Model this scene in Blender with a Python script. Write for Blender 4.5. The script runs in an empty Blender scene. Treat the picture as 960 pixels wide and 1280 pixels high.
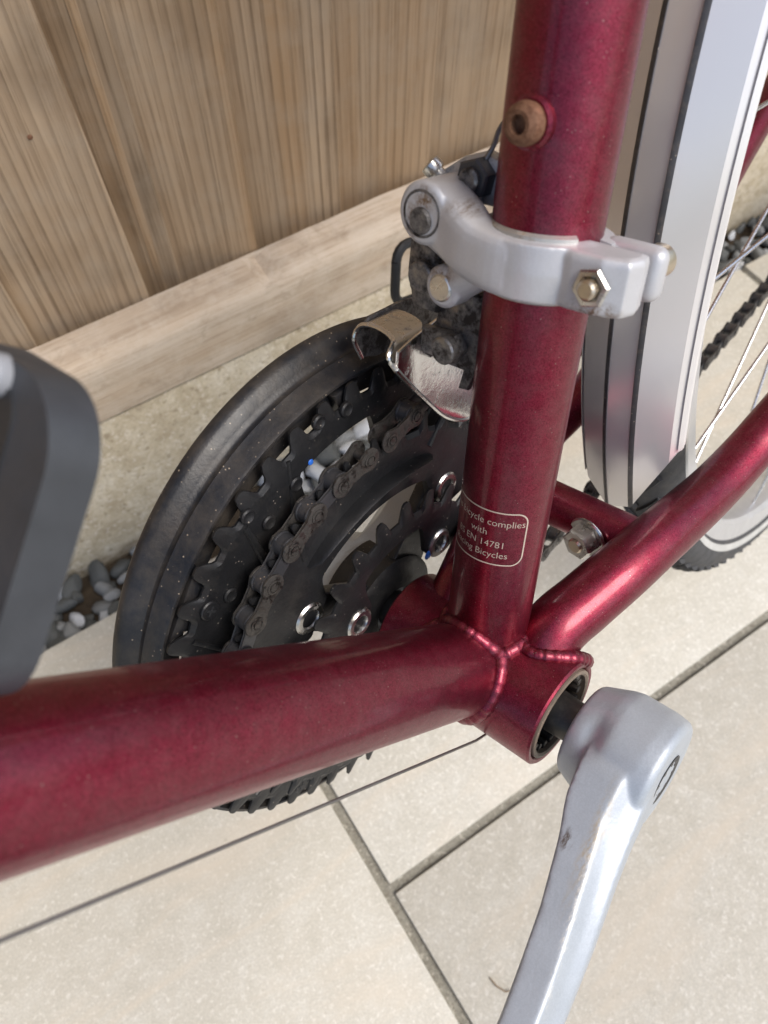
import bpy, bmesh, math, random
from mathutils import Vector, Matrix
random.seed(7)
PI = math.pi
C = bpy.context.scene.collection
SC = bpy.context.scene

# ------------------------------------------------------------------ camera
CAM_H = 0.566
Fv = Vector((.83699, -.47684, .26847)); Uv = Vector((.01098, -.47587, -.87945)).normalized()
Fv = (Fv - Uv * Fv.dot(Uv)).normalized(); Nv = Uv.cross(Fv)
W = Matrix((Fv, Nv, Uv))                      # photograph axes -> world
cd = bpy.data.cameras.new('camera'); cam = bpy.data.objects.new('camera', cd); C.objects.link(cam)
right, down, fwd = W.col[0], W.col[1], W.col[2]
cam.matrix_world = Matrix(((right[0], -down[0], -fwd[0], 0), (right[1], -down[1], -fwd[1], 0),
                           (right[2], -down[2], -fwd[2], CAM_H), (0, 0, 0, 1)))
cd.sensor_fit = 'VERTICAL'; cd.sensor_height = 36; cd.lens = 977.9 / 1280 * 36
cd.clip_start = 0.01; cd.clip_end = 500
cd.dof.use_dof = True; cd.dof.focus_distance = 0.262; cd.dof.aperture_fstop = 16
SC.camera = cam

# ------------------------------------------------------------------ light
SUN_EL, SUN_AZ = math.radians(55), math.radians(152)   # azimuth from +Y towards +X
wd = bpy.data.worlds.new('World'); SC.world = wd; wd.use_nodes = True
nt = wd.node_tree; bg = nt.nodes['Background']
sky = nt.nodes.new('ShaderNodeTexSky'); sky.sky_type = 'NISHITA'; sky.sun_disc = False
sky.sun_elevation = SUN_EL; sky.sun_rotation = SUN_AZ; sky.dust_density = 3.0; sky.air_density = 1.0; sky.ozone_density = 1.0
nt.links.new(sky.outputs[0], bg.inputs[0]); bg.inputs[1].default_value = 0.14
sl = bpy.data.lights.new('sun', 'SUN'); sl.energy = 2.3; sl.angle = math.radians(32); sl.color = (1, .96, .9)
so = bpy.data.objects.new('sun', sl); C.objects.link(so)
sd = Vector((math.sin(SUN_AZ) * math.cos(SUN_EL), math.cos(SUN_AZ) * math.cos(SUN_EL), math.sin(SUN_EL)))
so.rotation_euler = sd.to_track_quat('Z', 'Y').to_euler()
SC.view_settings.view_transform = 'Standard'; SC.view_settings.look = 'None'
SC.view_settings.exposure = 0.40; SC.view_settings.gamma = 1

# ------------------------------------------------------------------ materials
def mat(name):
    m = bpy.data.materials.new(name); m.use_nodes = True
    n = m.node_tree.nodes; return m, m.node_tree, n['Principled BSDF']
def node(t, typ, **kw):
    n = t.nodes.new(typ)
    for k, v in kw.items():
        if k in n.inputs: n.inputs[k].default_value = v
        else: setattr(n, k, v)
    return n
def coords(t, scale=(1, 1, 1), rnd=False):
    tc = t.nodes.new('ShaderNodeTexCoord'); mp = t.nodes.new('ShaderNodeMapping'); mp.inputs['Scale'].default_value = scale
    src = tc.outputs['Object']
    if rnd:
        oi = t.nodes.new('ShaderNodeObjectInfo'); mu = node(t, 'ShaderNodeVectorMath', operation='MULTIPLY_ADD')
        cb = t.nodes.new('ShaderNodeCombineXYZ')
        for i in range(3): t.links.new(oi.outputs['Random'], cb.inputs[i])
        mu.inputs[1].default_value = (7.3, 11.1, 5.7); t.links.new(cb.outputs[0], mu.inputs[0]); t.links.new(src, mu.inputs[2]); src = mu.outputs[0]
    t.links.new(src, mp.inputs[0]); return mp.outputs[0]
def noise(t, vec, scale, detail=4, rough=.55, out='Fac', dist=0):
    n = node(t, 'ShaderNodeTexNoise'); n.inputs['Scale'].default_value = scale; n.inputs['Detail'].default_value = detail
    n.inputs['Roughness'].default_value = rough; n.inputs['Distortion'].default_value = dist
    t.links.new(vec, n.inputs['Vector']); return n.outputs[out]
def ramp(t, fac, stops):
    r = t.nodes.new('ShaderNodeValToRGB'); e = r.color_ramp.elements
    while len(e) < len(stops): e.new(.5)
    for i, (p, c) in enumerate(stops):
        e[i].position = p; e[i].color = (*c, 1) if len(c) == 3 else c
    t.links.new(fac, r.inputs[0]); return r.outputs[0]
def g(v): return (v, v, v)
def mixc(t, fac, a, b, blend='MIX'):
    m = node(t, 'ShaderNodeMix', data_type='RGBA', blend_type=blend)
    for inp, v in ((m.inputs[0], fac), (m.inputs[6], a), (m.inputs[7], b)):
        if isinstance(v, (int, float)): inp.default_value = v
        elif isinstance(v, tuple): inp.default_value = (*v, 1)
        else: t.links.new(v, inp)
    return m.outputs[2]
def bump(t, bsdf, h, strength, dist):
    b = t.nodes.new('ShaderNodeBump'); b.inputs['Strength'].default_value = strength; b.inputs['Distance'].default_value = dist
    t.links.new(h, b.inputs['Height']); t.links.new(b.outputs[0], bsdf.inputs['Normal']); return b
def L(t, a, b): t.links.new(a, b)
def specks(t, v, scale, size):
    vo = node(t, 'ShaderNodeTexVoronoi'); vo.inputs['Scale'].default_value = scale; L(t, v, vo.inputs['Vector'])
    s = ramp(t, vo.outputs['Distance'], [(0, g(1)), (size, g(1)), (size * 1.6, g(0))])
    keep = ramp(t, noise(t, v, scale * .31, 2), [(.5, g(0)), (.62, g(1))])
    return mixc(t, 1.0, s, keep, 'MULTIPLY')

def red_paint():
    m, t, b = mat('maroon_metallic_paint'); v = coords(t)
    fl = node(t, 'ShaderNodeTexVoronoi'); fl.inputs['Scale'].default_value = 3800; L(t, v, fl.inputs['Vector'])
    flk = ramp(t, fl.outputs['Color'], [(.1, (.125, .0065, .0185)), (.9, (.285, .025, .056))])
    cl = ramp(t, noise(t, v, 60, 3), [(.35, g(.93)), (.7, g(1))])
    col = mixc(t, 1, flk, cl, 'MULTIPLY')
    dust = specks(t, v, 700, .085)
    haze = ramp(t, noise(t, v, 190, 6, .7), [(.42, g(.015)), (.85, g(.20))])
    col = mixc(t, haze, col, (.26, .2, .19)); col = mixc(t, mixc(t, 1, dust, g(.55), 'MULTIPLY'), col, (.45, .36, .32))
    L(t, col, b.inputs['Base Color']); b.inputs['Metallic'].default_value = 1.0
    L(t, ramp(t, noise(t, v, 240, 5), [(.3, g(.44)), (.8, g(.53))]), b.inputs['Roughness'])
    b.inputs['Coat Weight'].default_value = .42; b.inputs['Coat IOR'].default_value = 1.5
    L(t, ramp(t, noise(t, v, 120, 6, .7), [(.4, g(.10)), (.8, g(.26))]), b.inputs['Coat Roughness'])
    nm = ramp(t, noise(t, v, 2600, 2), [(0, g(0)), (1, g(1))]); bump(t, b, nm, .12, .0004)
    return m
def metal(name, col, rough, metallic=1.0, grime=None, gscale=160, lo=.5, hi=.75, spk=None, flake=0, bstr=.12):
    m, t, b = mat(name); v = coords(t)
    c = mixc(t, ramp(t, noise(t, v, 90, 4), [(.3, g(0)), (.7, g(1))]), tuple(x * .92 for x in col), col)
    if flake:
        fl = node(t, 'ShaderNodeTexVoronoi'); fl.inputs['Scale'].default_value = 3000; L(t, v, fl.inputs['Vector'])
        c = mixc(t, ramp(t, fl.outputs['Color'], [(.2, g(0)), (.9, g(flake))]), c, tuple(min(1, x * 1.35) for x in col))
    r = ramp(t, noise(t, v, 130, 5), [(.3, g(rough * .85)), (.8, g(min(1, rough * 1.35)))])
    if grime:
        f = ramp(t, noise(t, v, gscale, 6, .72), [(lo, g(0)), (hi, g(1))])
        c = mixc(t, f, c, grime); r = mixc(t, f, r, g(.8))
        mm = ramp(t, f, [(0, g(metallic)), (1, g(metallic * .15))]); L(t, mm, b.inputs['Metallic'])
    else: b.inputs['Metallic'].default_value = metallic
    if spk: c = mixc(t, specks(t, v, 500, .1), c, spk)
    L(t, c, b.inputs['Base Color']); L(t, r, b.inputs['Roughness'])
    if bstr: bump(t, b, noise(t, v, 700, 4), bstr, .0006)
    return m
def plain(name, col, rough, var=.15, dust=None, bscale=600, bstr=.15, spec=.5, dlo=.52, dhi=.8, dsc=70, dmax=.7):
    m, t, b = mat(name); v = coords(t)
    c = mixc(t, ramp(t, noise(t, v, 80, 5), [(.3, g(0)), (.7, g(1))]), tuple(x * (1 - var) for x in col), tuple(x * (1 + var) for x in col))
    if dust:
        f = ramp(t, noise(t, v, dsc, 7, .72), [(dlo, g(0)), (dhi, g(dmax))]); c = mixc(t, f, c, dust)
        c = mixc(t, specks(t, v, 520, .1), c, tuple(min(1, x * 2.6) for x in dust))
    L(t, c, b.inputs['Base Color'])
    L(t, ramp(t, noise(t, v, 150, 5), [(.3, g(rough * .85)), (.8, g(min(1, rough * 1.25)))]), b.inputs['Roughness'])
    b.inputs['Specular IOR Level'].default_value = spec
    bump(t, b, noise(t, v, bscale, 4), bstr, .0008)
    return m
def wood(name, cols, scale_long=2.2, axis='z', grey=.35):
    m, t, b = mat(name)
    sc = (1, 1, .045) if axis == 'z' else (.045, 1, 1)
    v = coords(t, sc, True); v3 = coords(t, (1, 1, 1), True); v2 = coords(t, (1, 1, 1), True)
    sc2 = (1, 1, .02) if axis == 'z' else (.03, 1, 1)
    vl = coords(t, sc2, True)
    wv = node(t, 'ShaderNodeTexWave', wave_type='BANDS', bands_direction='X' if axis == 'z' else 'Z', wave_profile='SAW')
    wv.inputs['Scale'].default_value = 52 if axis == 'z' else 40; wv.inputs['Distortion'].default_value = 2.6; wv.inputs['Detail'].default_value = 3; wv.inputs['Detail Scale'].default_value = 1.1; wv.inputs['Detail Roughness'].default_value = .6
    L(t, v, wv.inputs['Vector'])
    fine = noise(t, vl, 700, 4, .7); mid = noise(t, v, 90, 5, .65); broad = noise(t, v, 22, 3, .5, dist=.5)
    late = ramp(t, wv.outputs['Fac'], [(0, g(0)), (.55, g(.15)), (.9, g(1)), (1, g(.3))])
    keep = ramp(t, noise(t, v, 34, 2), [(.36, g(.10)), (.66, g(.72 if axis == 'z' else .3))])
    lines = mixc(t, 1, late, keep, 'MULTIPLY')
    c1 = ramp(t, mid, [(.30, cols[1]), (.70, cols[2])])
    c2 = mixc(t, lines, c1, cols[0]); c2 = mixc(t, ramp(t, fine, [(.50, g(0)), (.68, g(.55))]), c2, cols[0])
    c3 = mixc(t, ramp(t, broad, [(.50, g(0)), (.72, g(.55))]), c2, mixc(t, lines, cols[3], tuple(x * .55 for x in cols[3])))
    sp = node(t, 'ShaderNodeTexNoise'); sp.inputs['Scale'].default_value = 12; sp.inputs['Detail'].default_value = 3; L(t, v3, sp.inputs['Vector'])
    c3 = mixc(t, ramp(t, sp.outputs['Fac'], [(.54, g(0)), (.72, g(.40))]), c3, tuple(x * .6 for x in cols[0]))
    c4 = mixc(t, ramp(t, noise(t, v2, 30 if axis == 'z' else 55, 6, .72), [(.45, g(.0)), (.72, g(grey))]), c3, (.36, .31, .245) if axis == 'z' else (.62, .56, .48))
    if axis != 'z': c4 = mixc(t, ramp(t, noise(t, v2, 48, 6, .75, dist=.4), [(.28, g(.5)), (.46, g(0))]), c4, (.25, .19, .13))
    oi = t.nodes.new('ShaderNodeObjectInfo')
    c5 = mixc(t, 1.0, c4, ramp(t, oi.outputs['Random'], [(0, (.86, .86, .86)), (.5, (1, .97, .93)), (1, (1.0, 1, 1))]), 'MULTIPLY')
    L(t, c5, b.inputs['Base Color']); b.inputs['Roughness'].default_value = .8; b.inputs['Specular IOR Level'].default_value = .25
    bump(t, b, mixc(t, .6, fine, lines), .6, .0012)
    return m
def stone(name, stops, scale, rough=.8, bsc=200, bs=.3, rnd=False, pits=None, streak=None, speck=None):
    m, t, b = mat(name); v = coords(t, (1, 1, 1), rnd)
    c = ramp(t, noise(t, v, scale, 8, .68, dist=.4), stops)
    fine = noise(t, v, max(600, scale * 12), 4, .75)
    c = mixc(t, 1, c, ramp(t, fine, [(.3, g(.72)), (.7, g(1.0))]), 'MULTIPLY')
    if speck: c = mixc(t, ramp(t, noise(t, v, speck[0], 3, .7), [(.55, g(0)), (.66, g(.8))]), c, speck[1]); c = mixc(t, ramp(t, noise(t, v, speck[0] * 1.4, 3, .7), [(.36, g(.75)), (.46, g(0))]), c, speck[2])
    if streak:
        vs = coords(t, streak[0], rnd); f = ramp(t, noise(t, vs, streak[1], 6, .65, dist=.8), [(.5, g(0)), (.72, g(.75))]); c = mixc(t, f, c, streak[2])
    if pits:
        f = ramp(t, noise(t, v, pits[0], 3, .6), [(pits[1], g(0)), (pits[1] + .07, g(.8))]); c = mixc(t, f, c, pits[2])
    L(t, c, b.inputs['Base Color']); b.inputs['Roughness'].default_value = rough; b.inputs['Specular IOR Level'].default_value = .3
    bump(t, b, noise(t, v, bsc, 6, .7), bs, .002)
    return m

M = {}
M['red'] = red_paint()
M['silver'] = metal('silver_lacquer', (.50, .502, .52), .42, .38, (.16, .11, .07), 110, .66, .80, flake=.12)
def streaked(m, col, sc, lo, hi, vec):
    t = m.node_tree; b = t.nodes['Principled BSDF']; l = b.inputs['Base Color'].links[0]; src = l.from_socket
    v = coords(t, vec); f = ramp(t, noise(t, v, sc, 6, .7), [(lo, g(0)), (hi, g(.85))]); L(t, mixc(t, f, src, col), b.inputs['Base Color'])
M['crank'] = metal('silver_crank_lacquer', (.375, .41, .45), .40, .30, (.34, .29, .23), 80, .70, .84, flake=.25)
def scuff(m, col, c, rot, half, sc, lo, hi):
    t = m.node_tree; b = t.nodes['Principled BSDF']; src = b.inputs['Base Color'].links[0].from_socket
    tc = t.nodes.new('ShaderNodeTexCoord'); mp = node(t, 'ShaderNodeMapping', vector_type='TEXTURE')
    mp.inputs['Location'].default_value = c; mp.inputs['Rotation'].default_value = (0, 0, rot); mp.inputs['Scale'].default_value = half
    L(t, tc.outputs['Object'], mp.inputs[0]); ln = node(t, 'ShaderNodeVectorMath', operation='LENGTH'); L(t, mp.outputs[0], ln.inputs[0])
    f = ramp(t, ln.outputs['Value'], [(.35, g(1)), (1, g(0))]); n_ = ramp(t, noise(t, coords(t, (.35, 1, 1)), sc, 6, .75), [(lo, g(0)), (hi, g(1))])
    L(t, mixc(t, mixc(t, 1, f, n_, 'MULTIPLY'), src, col), b.inputs['Base Color'])
scuff(M['crank'], (.40, .345, .26), (.032, .0655, .014), .15, (.024, .0030, .02), 700, .42, .62)
scuff(M['crank'], (.12, .10, .09), (.0345, .0590, .014), 0, (.0045, .0025, .02), 600, .46, .58)
scuff(M['crank'], (.62, .60, .55), (.050, .0705, .012), .25, (.035, .0016, .02), 900, .5, .62)
M['steel'] = metal('bright_zinc_steel', (.62, .61, .58), .28, 1, (.13, .10, .07), 260, .56, .74)
M['dirtysteel'] = metal('oily_steel', (.27, .26, .25), .32, 1, (.024, .018, .014), 210, .38, .60)
M['chainplate'] = metal('worn_chain_steel', (.115, .108, .102), .30, .95, (.020, .017, .014), 380, .42, .66)
M['roller'] = plain('dark_roller_steel', (.03, .031, .035), .35, .2, (.10, .075, .055), spec=.7)
M['chrome'] = metal('chromed_cage_steel', (.74, .735, .72), .17, 1, (.10, .08, .06), 260, .60, .78)
M['rust'] = metal('rusty_bolt', (.25, .135, .08), .55, .5, (.095, .036, .015), 480, .34, .60)
M['brass'] = metal('nickel_bolt', (.62, .54, .42), .32, 1, (.2, .13, .08), 220, .58, .75)
M['black'] = plain('black_ring_paint', (.0105, .0108, .012), .42, .25, (.075, .066, .056), bscale=420, bstr=.25, dlo=.52, dhi=.95, dmax=.40, spec=.4)
M['guard'] = plain('dusty_black_plastic', (.010, .011, .014), .40, .2, (.10, .082, .062), bscale=900, bstr=.12, dlo=.40, dhi=.8, dsc=60, dmax=.55, spec=.4)
M['cage'] = plain('dark_grey_plastic', (.036, .040, .047), .5, .2)
M['recess'] = plain('black_plastic', (.018, .019, .021), .5, .2)
M['rubber'] = plain('tyre_rubber', (.040, .041, .044), .7, .2, (.09, .08, .07))
M['greyband'] = plain('pale_reflex_band', (.42, .42, .40), .5, .1)
M['rim'] = metal('anodised_rim', (.66, .67, .69), .34, .75)
M['spoke'] = metal('stainless_spoke', (.70, .70, .72), .25, 1)
_m, _t, _b = mat('silver_mudguard_film'); _v = coords(_t, (1, 1, .15))
L(_t, ramp(_t, noise(_t, _v, 14, 2), [(.3, (.73, .712, .706)), (.7, (.79, .772, .764))]), _b.inputs['Base Color'])
_b.inputs['Metallic'].default_value = .48; _b.inputs['Roughness'].default_value = .27
M['guardsilver'] = _m
M['stripe'] = plain('dark_pinstripe', (.045, .045, .048), .4, .3, (.16, .13, .10), dsc=300, dmax=.8)
M['cable'] = metal('dark_cable', (.22, .21, .20), .42, .8)
M['cup'] = plain('bearing_cup', (.16, .125, .095), .5, .3, (.15, .12, .09))
M['cupdark'] = plain('bearing_seat', (.035, .031, .027), .5, .3, (.05, .04, .03))
M['spindle'] = metal('blackened_spindle', (.085, .078, .07), .42, .7, (.15, .12, .09), 200, .5, .75)
M['ink'] = plain('pale_print', (.46, .36, .30), .5, .1)
M['blue'] = plain('blue_paint_dab', (.02, .12, .5), .5, .1)
M['wood'] = wood('weathered_fence_board', [(.12, .079, .047), (.305, .222, .145), (.41, .313, .215), (.335, .205, .10)])
M['rail'] = wood('weathered_rail', [(.27, .20, .14), (.47, .385, .295), (.62, .535, .44), (.47, .345, .225)], axis='x', grey=.6)
M['concrete'] = stone('mottled_concrete', [(.33, (.47, .39, .27)), (.5, (.60, .52, .38)), (.66, (.70, .63, .50))], 42, .85, 160, .6, pits=(150, .60, (.29, .235, .16)), speck=(220, (.68, .62, .52), (.38, .31, .22)))
M['tile'] = stone('sandstone_porcelain', [(.34, (.525, .50, .43)), (.5, (.56, .535, .465)), (.66, (.60, .58, .515))], 60, .5, 300, .2, True, streak=((1.6, 6.5, 1), 3.2, (.55, .49, .40)), pits=(190, .66, (.42, .39, .32)), speck=(300, (.625, .605, .55), (.47, .445, .38)))
M['grout'] = stone('olive_grout', [(.3, (.22, .205, .165)), (.7, (.37, .355, .30))], 45, .9, 260, .8, speck=(300, (.44, .42, .36), (.16, .14, .11)))
M['soil'] = stone('damp_soil', [(.3, (.035, .026, .018)), (.7, (.10, .075, .05))], 70, .95)
M['peb0'] = stone('pale_pebble', [(.3, (.42, .44, .46)), (.7, (.66, .68, .71))], 40, .6, rnd=True)
M['peb1'] = stone('grey_pebble', [(.3, (.16, .165, .165)), (.7, (.32, .33, .33))], 40, .65, rnd=True)
M['peb2'] = stone('dark_pebble', [(.3, (.05, .053, .052)), (.7, (.14, .145, .14))], 40, .6, rnd=True)
M['peb3'] = stone('tan_pebble', [(.3, (.24, .18, .12)), (.7, (.40, .32, .24))], 40, .7, rnd=True)
M['ground'] = stone('lawn_soil', [(.3, (.05, .06, .025)), (.7, (.10, .11, .05))], 8, .95)

# ------------------------------------------------------------------ mesh helpers
def finish(bm, smooth=35):
    bmesh.ops.recalc_face_normals(bm, faces=bm.faces[:])
    me = bpy.data.meshes.new('m'); bm.to_mesh(me); bm.free()
    if smooth:
        me.shade_smooth(); me.set_sharp_from_angle(angle=math.radians(smooth))
    return me
def link(name, me, m, parent=None, loc=None):
    me.name = name
    if m is not None and not me.materials: me.materials.append(m)
    o = bpy.data.objects.new(name, me); C.objects.link(o)
    if parent is not None: o.parent = parent
    if loc is not None: o.location = loc
    return o
def frame_of(d):
    d = Vector(d).normalized(); h = Vector((0, 0, 1)) if abs(d.z) < .9 else Vector((1, 0, 0))
    e1 = d.cross(h).normalized(); return d, e1, d.cross(e1)
def add_tube(bm, pts, rad, seg=16, caps=True, flat=1.0):
    pts = [Vector(p) for p in pts]; n = len(pts)
    if not hasattr(rad, '__len__'): rad = [rad] * n
    e1 = None; rings = []
    for i, p in enumerate(pts):
        d = (pts[min(i + 1, n - 1)] - pts[max(i - 1, 0)]).normalized()
        if e1 is None: e1 = frame_of(d)[1]
        e1 = (e1 - d * e1.dot(d)).normalized(); e2 = d.cross(e1)
        rings.append([bm.verts.new(p + (e1 * math.cos(a) + e2 * math.sin(a) * flat) * rad[i]) for a in [2 * PI * k / seg for k in range(seg)]])
    for a, b in zip(rings, rings[1:]):
        for k in range(seg): bm.faces.new((a[k], a[(k + 1) % seg], b[(k + 1) % seg], b[k]))
    if caps: bm.faces.new(rings[0]); bm.faces.new(rings[-1])
    return rings
def add_lathe(bm, prof, origin, axis, seg=48, closed=False, e1=None, ang=(0, 2 * PI)):
    """prof: (radius, height along axis)."""
    d, a1, a2 = frame_of(axis)
    if e1 is not None: a1 = Vector(e1).normalized(); a2 = d.cross(a1)
    o = Vector(origin); full = abs(ang[1] - ang[0] - 2 * PI) < 1e-6; ns = seg if full else seg + 1
    rows = []
    for k in range(ns):
        a = ang[0] + (ang[1] - ang[0]) * k / seg
        rows.append([bm.verts.new(o + d * h + (a1 * math.cos(a) + a2 * math.sin(a)) * max(r, 1e-5)) for r, h in prof])
    m = len(prof)
    for k in range(seg):
        a, b = rows[k], rows[(k + 1) % ns]
        for i in range(m if closed else m - 1): bm.faces.new((a[i], a[(i + 1) % m], b[(i + 1) % m], b[i]))
    if not full and closed: bm.faces.new(rows[0]); bm.faces.new(rows[-1])
def cyl_prof(r, h0, h1, bev=.0005): return [(0, h0), (r - bev, h0), (r, h0 + bev), (r, h1 - bev), (r - bev, h1), (0, h1)]
def add_cyl(bm, p0, axis, r, ln, bev=.0005, seg=24):
    add_lathe(bm, cyl_prof(r, 0, ln, min(bev, ln * .4)), p0, axis, seg)
def add_hex(bm, p0, axis, af, ln, e1=None):
    r = af / math.sqrt(3); add_lathe(bm, [(0, 0), (r, 0), (r, ln * .85), (r * .9, ln), (0, ln)], p0, axis, 6, e1=e1)
def add_box(bm, c, s, rot=None, bev=0, seg=2):
    mtx = Matrix.Translation(Vector(c)) @ (rot.to_4x4() if rot else Matrix()) @ Matrix.Diagonal((*s, 1))
    r = bmesh.ops.create_cube(bm, size=1, matrix=mtx)
    if bev:
        es = list({e for v in r['verts'] for e in v.link_edges}); bmesh.ops.bevel(bm, geom=es, offset=bev, segments=seg, affect='EDGES', profile=.5)
def add_prism(bm, outline, d0, d1, fn, bev=0):
    """outline: 2-D points; fn(u, v, d) -> 3-D point."""
    a = [bm.verts.new(fn(u, v, d0)) for u, v in outline]; b = [bm.verts.new(fn(u, v, d1)) for u, v in outline]; n = len(a)
    fs = [bm.faces.new(a), bm.faces.new(b)] + [bm.faces.new((a[i], a[(i + 1) % n], b[(i + 1) % n], b[i])) for i in range(n)]
    if bev:
        es = list({e for f in fs[:2] for e in f.edges}); bmesh.ops.bevel(bm, geom=es, offset=bev, segments=2, affect='EDGES', profile=.5)
def xz(u, v, d): return Vector((u, d, v))          # plane facing left (y)
def yz(u, v, d): return Vector((d, u, v))          # plane facing forward (x)
def remeshed(bm, voxel, it=6):
    bmesh.ops.recalc_face_normals(bm, faces=bm.faces[:])
    me = bpy.data.meshes.new('tmp'); bm.to_mesh(me); bm.free()
    o = bpy.data.objects.new('tmp', me); C.objects.link(o)
    r = o.modifiers.new('r', 'REMESH'); r.mode = 'VOXEL'; r.voxel_size = voxel
    s = o.modifiers.new('s', 'SMOOTH'); s.factor = .5; s.iterations = it
    dg = bpy.context.evaluated_depsgraph_get(); out = bpy.data.meshes.new_from_object(o.evaluated_get(dg))
    bpy.data.objects.remove(o); bpy.data.meshes.remove(me); out.shade_smooth(); return out
def spline(pts, n):
    """Catmull-Rom through points."""
    P = [Vector(p) for p in pts]; P = [P[0] * 2 - P[1]] + P + [P[-1] * 2 - P[-2]]; out = []; m = len(P) - 3
    for i in range(n + 1):
        x = i / n * m; k = min(int(x), m - 1); s = x - k; a, b, c, d = P[k:k + 4]
        out.append(.5 * ((2 * b) + (c - a) * s + (2 * a - 5 * b + 4 * c - d) * s * s + (3 * b - a - 3 * c + d) * s ** 3))
    return out
def add_loft(bm, pts, up, hn, hu, p=4.0, seg=28):
    pts = [Vector(q) for q in pts]; n = len(pts); rings = []
    for i, q in enumerate(pts):
        d = (pts[min(i + 1, n - 1)] - pts[max(i - 1, 0)]).normalized(); e1 = d.cross(Vector(up)).normalized(); e2 = e1.cross(d)
        row = []
        for k in range(seg):
            a = 2 * PI * k / seg; c, s_ = math.cos(a), math.sin(a); m = (abs(c) ** p + abs(s_) ** p) ** (-1 / p)
            row.append(bm.verts.new(q + e1 * c * m * hn[i] + e2 * s_ * m * hu[i]))
        rings.append(row)
    for a, b in zip(rings, rings[1:]):
        for k in range(seg): bm.faces.new((a[k], a[(k + 1) % seg], b[(k + 1) % seg], b[k]))
    bm.faces.new(rings[0]); bm.faces.new(rings[-1])
def lerp_tab(tab, x):
    for (x0, *a), (x1, *b) in zip(tab, tab[1:]):
        if x <= x1:
            s = max(0, min(1, (x - x0) / (x1 - x0))); return [p + (q - p) * s for p, q in zip(a, b)]
    return list(tab[-1][1:])
def thing(name, label, cat, loc=(0, 0, 0), group=None):
    o = bpy.data.objects.new(name, None); C.objects.link(o); o.location = loc; o.empty_display_size = .05
    o['label'] = label; o['category'] = cat
    if group: o['group'] = group
    return o

# ================================================================== setting
def ground_sheet():
    bm = bmesh.new(); s = 60
    bm.faces.new([bm.verts.new((x, y, -.06)) for x, y in ((-s, -s), (s, -s), (s, s), (-s, s))])
    o = link('ground', finish(bm, 0), M['ground']); o['kind'] = 'structure'
ground_sheet()

def patio():
    bm = bmesh.new(); add_box(bm, (.5, -2.0, -.0405), (7.4, 4.574, .073))
    p = link('patio', finish(bm, 0), M['grout']); p['kind'] = 'structure'
    def tile_mesh(w, h):
        bm = bmesh.new(); add_box(bm, (0, 0, -.01), (w, h, .02), bev=.0012, seg=2); return finish(bm, 30)
    j = .0066; P = .604
    full = tile_mesh(P - j, P - j)
    cache = {}
    for ci in range(-5, 6):
        x0 = .0215 + ci * P - .0005
        off = .016 if ci % 2 == 0 else -.296
        tops = [.292]
        y = off
        while y > -4: tops.append(y); y -= P
        for k in range(len(tops) - 1):
            a, b = tops[k], tops[k + 1]; h = a - b - (j if k else j * .5)
            me = full
            if abs(h - (P - j)) > .001:
                key = round(h, 4)
                if key not in cache: cache[key] = tile_mesh(P - j, h)
                me = cache[key]
            t = link('paving_tile', me, M['tile'], p)
            t.location = (x0 + P / 2, (b + j / 2 + (a - (j / 2 if k else 0))) / 2, random.uniform(-.0006, .0006))
    return p
patio()

def gravel():
    bm = bmesh.new(); add_box(bm, (.5, .3195, -.05), (7.4, .0535, .05))
    b = link('gravel_strip', finish(bm, 0), M['soil']); b['kind'] = 'structure'
    meshes = []
    for k in range(7):
        bm = bmesh.new(); bmesh.ops.create_icosphere(bm, subdivisions=2, radius=1)
        ax = [random.uniform(.8, 1.25), random.uniform(.65, 1.0), random.uniform(.5, .8)]
        cuts = [Vector((random.gauss(0, 1), random.gauss(0, 1), random.gauss(0, 1))).normalized() for _ in range(6)]
        for v in bm.verts:
            for c in cuts:
                q = v.co.dot(c)
                if q > .60: v.co -= c * (q - .60) * .92
            v.co = Vector((v.co.x * ax[0], v.co.y * ax[1], v.co.z * ax[2]))
        meshes.append(finish(bm, 50))
    pal = ['peb0'] * 3 + ['peb1'] * 5 + ['peb2'] * 5
    n = 0; col = {}
    def row(x0, x1, step, ys, sizes):
        x = x0
        while x < x1:
            for y in ys:
                r = random.choice(sizes) * random.uniform(.85, 1.15); mk = random.randrange(7); pm = random.choice(pal); key = (mk, pm)
                if key not in col: c = meshes[mk].copy(); c.materials.clear(); c.materials.append(M[pm]); col[key] = c
                s = link('pebble', col[key], None, b)
                s.location = (x + random.uniform(-.005, .005), y + random.uniform(-.003, .003), -.022 + random.uniform(0, .012)); s.scale = (r, r, r)
                s.rotation_euler = (random.uniform(-.5, .5), random.uniform(-.5, .5), random.uniform(0, 6.3))
            x += step
    small = (.0065, .0075, .0085, .010, .012)
    row(-.17, .02, .0115, (.300, .312, .325, .338), small)
    row(.115, .24, .0135, (.303, .317, .331, .341), (.009, .011, .013))
    row(.54, .84, .0125, (.300, .312, .325, .338), small)
    row(.86, 1.1, .022, (.306, .33), (.010, .012, .014)); row(-.36, -.18, .022, (.306, .33), (.010, .012, .014))
gravel()

def concrete_board():
    bm = bmesh.new(); add_box(bm, (.5, .3735, .0430), (7.2, .052, .191), bev=.003, seg=2)
    o = link('concrete_gravel_board', finish(bm, 30), M['concrete'])
    o['label'] = 'mottled beige concrete gravel board running under the timber rail of the fence'; o['category'] = 'gravel board'
concrete_board()

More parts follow.
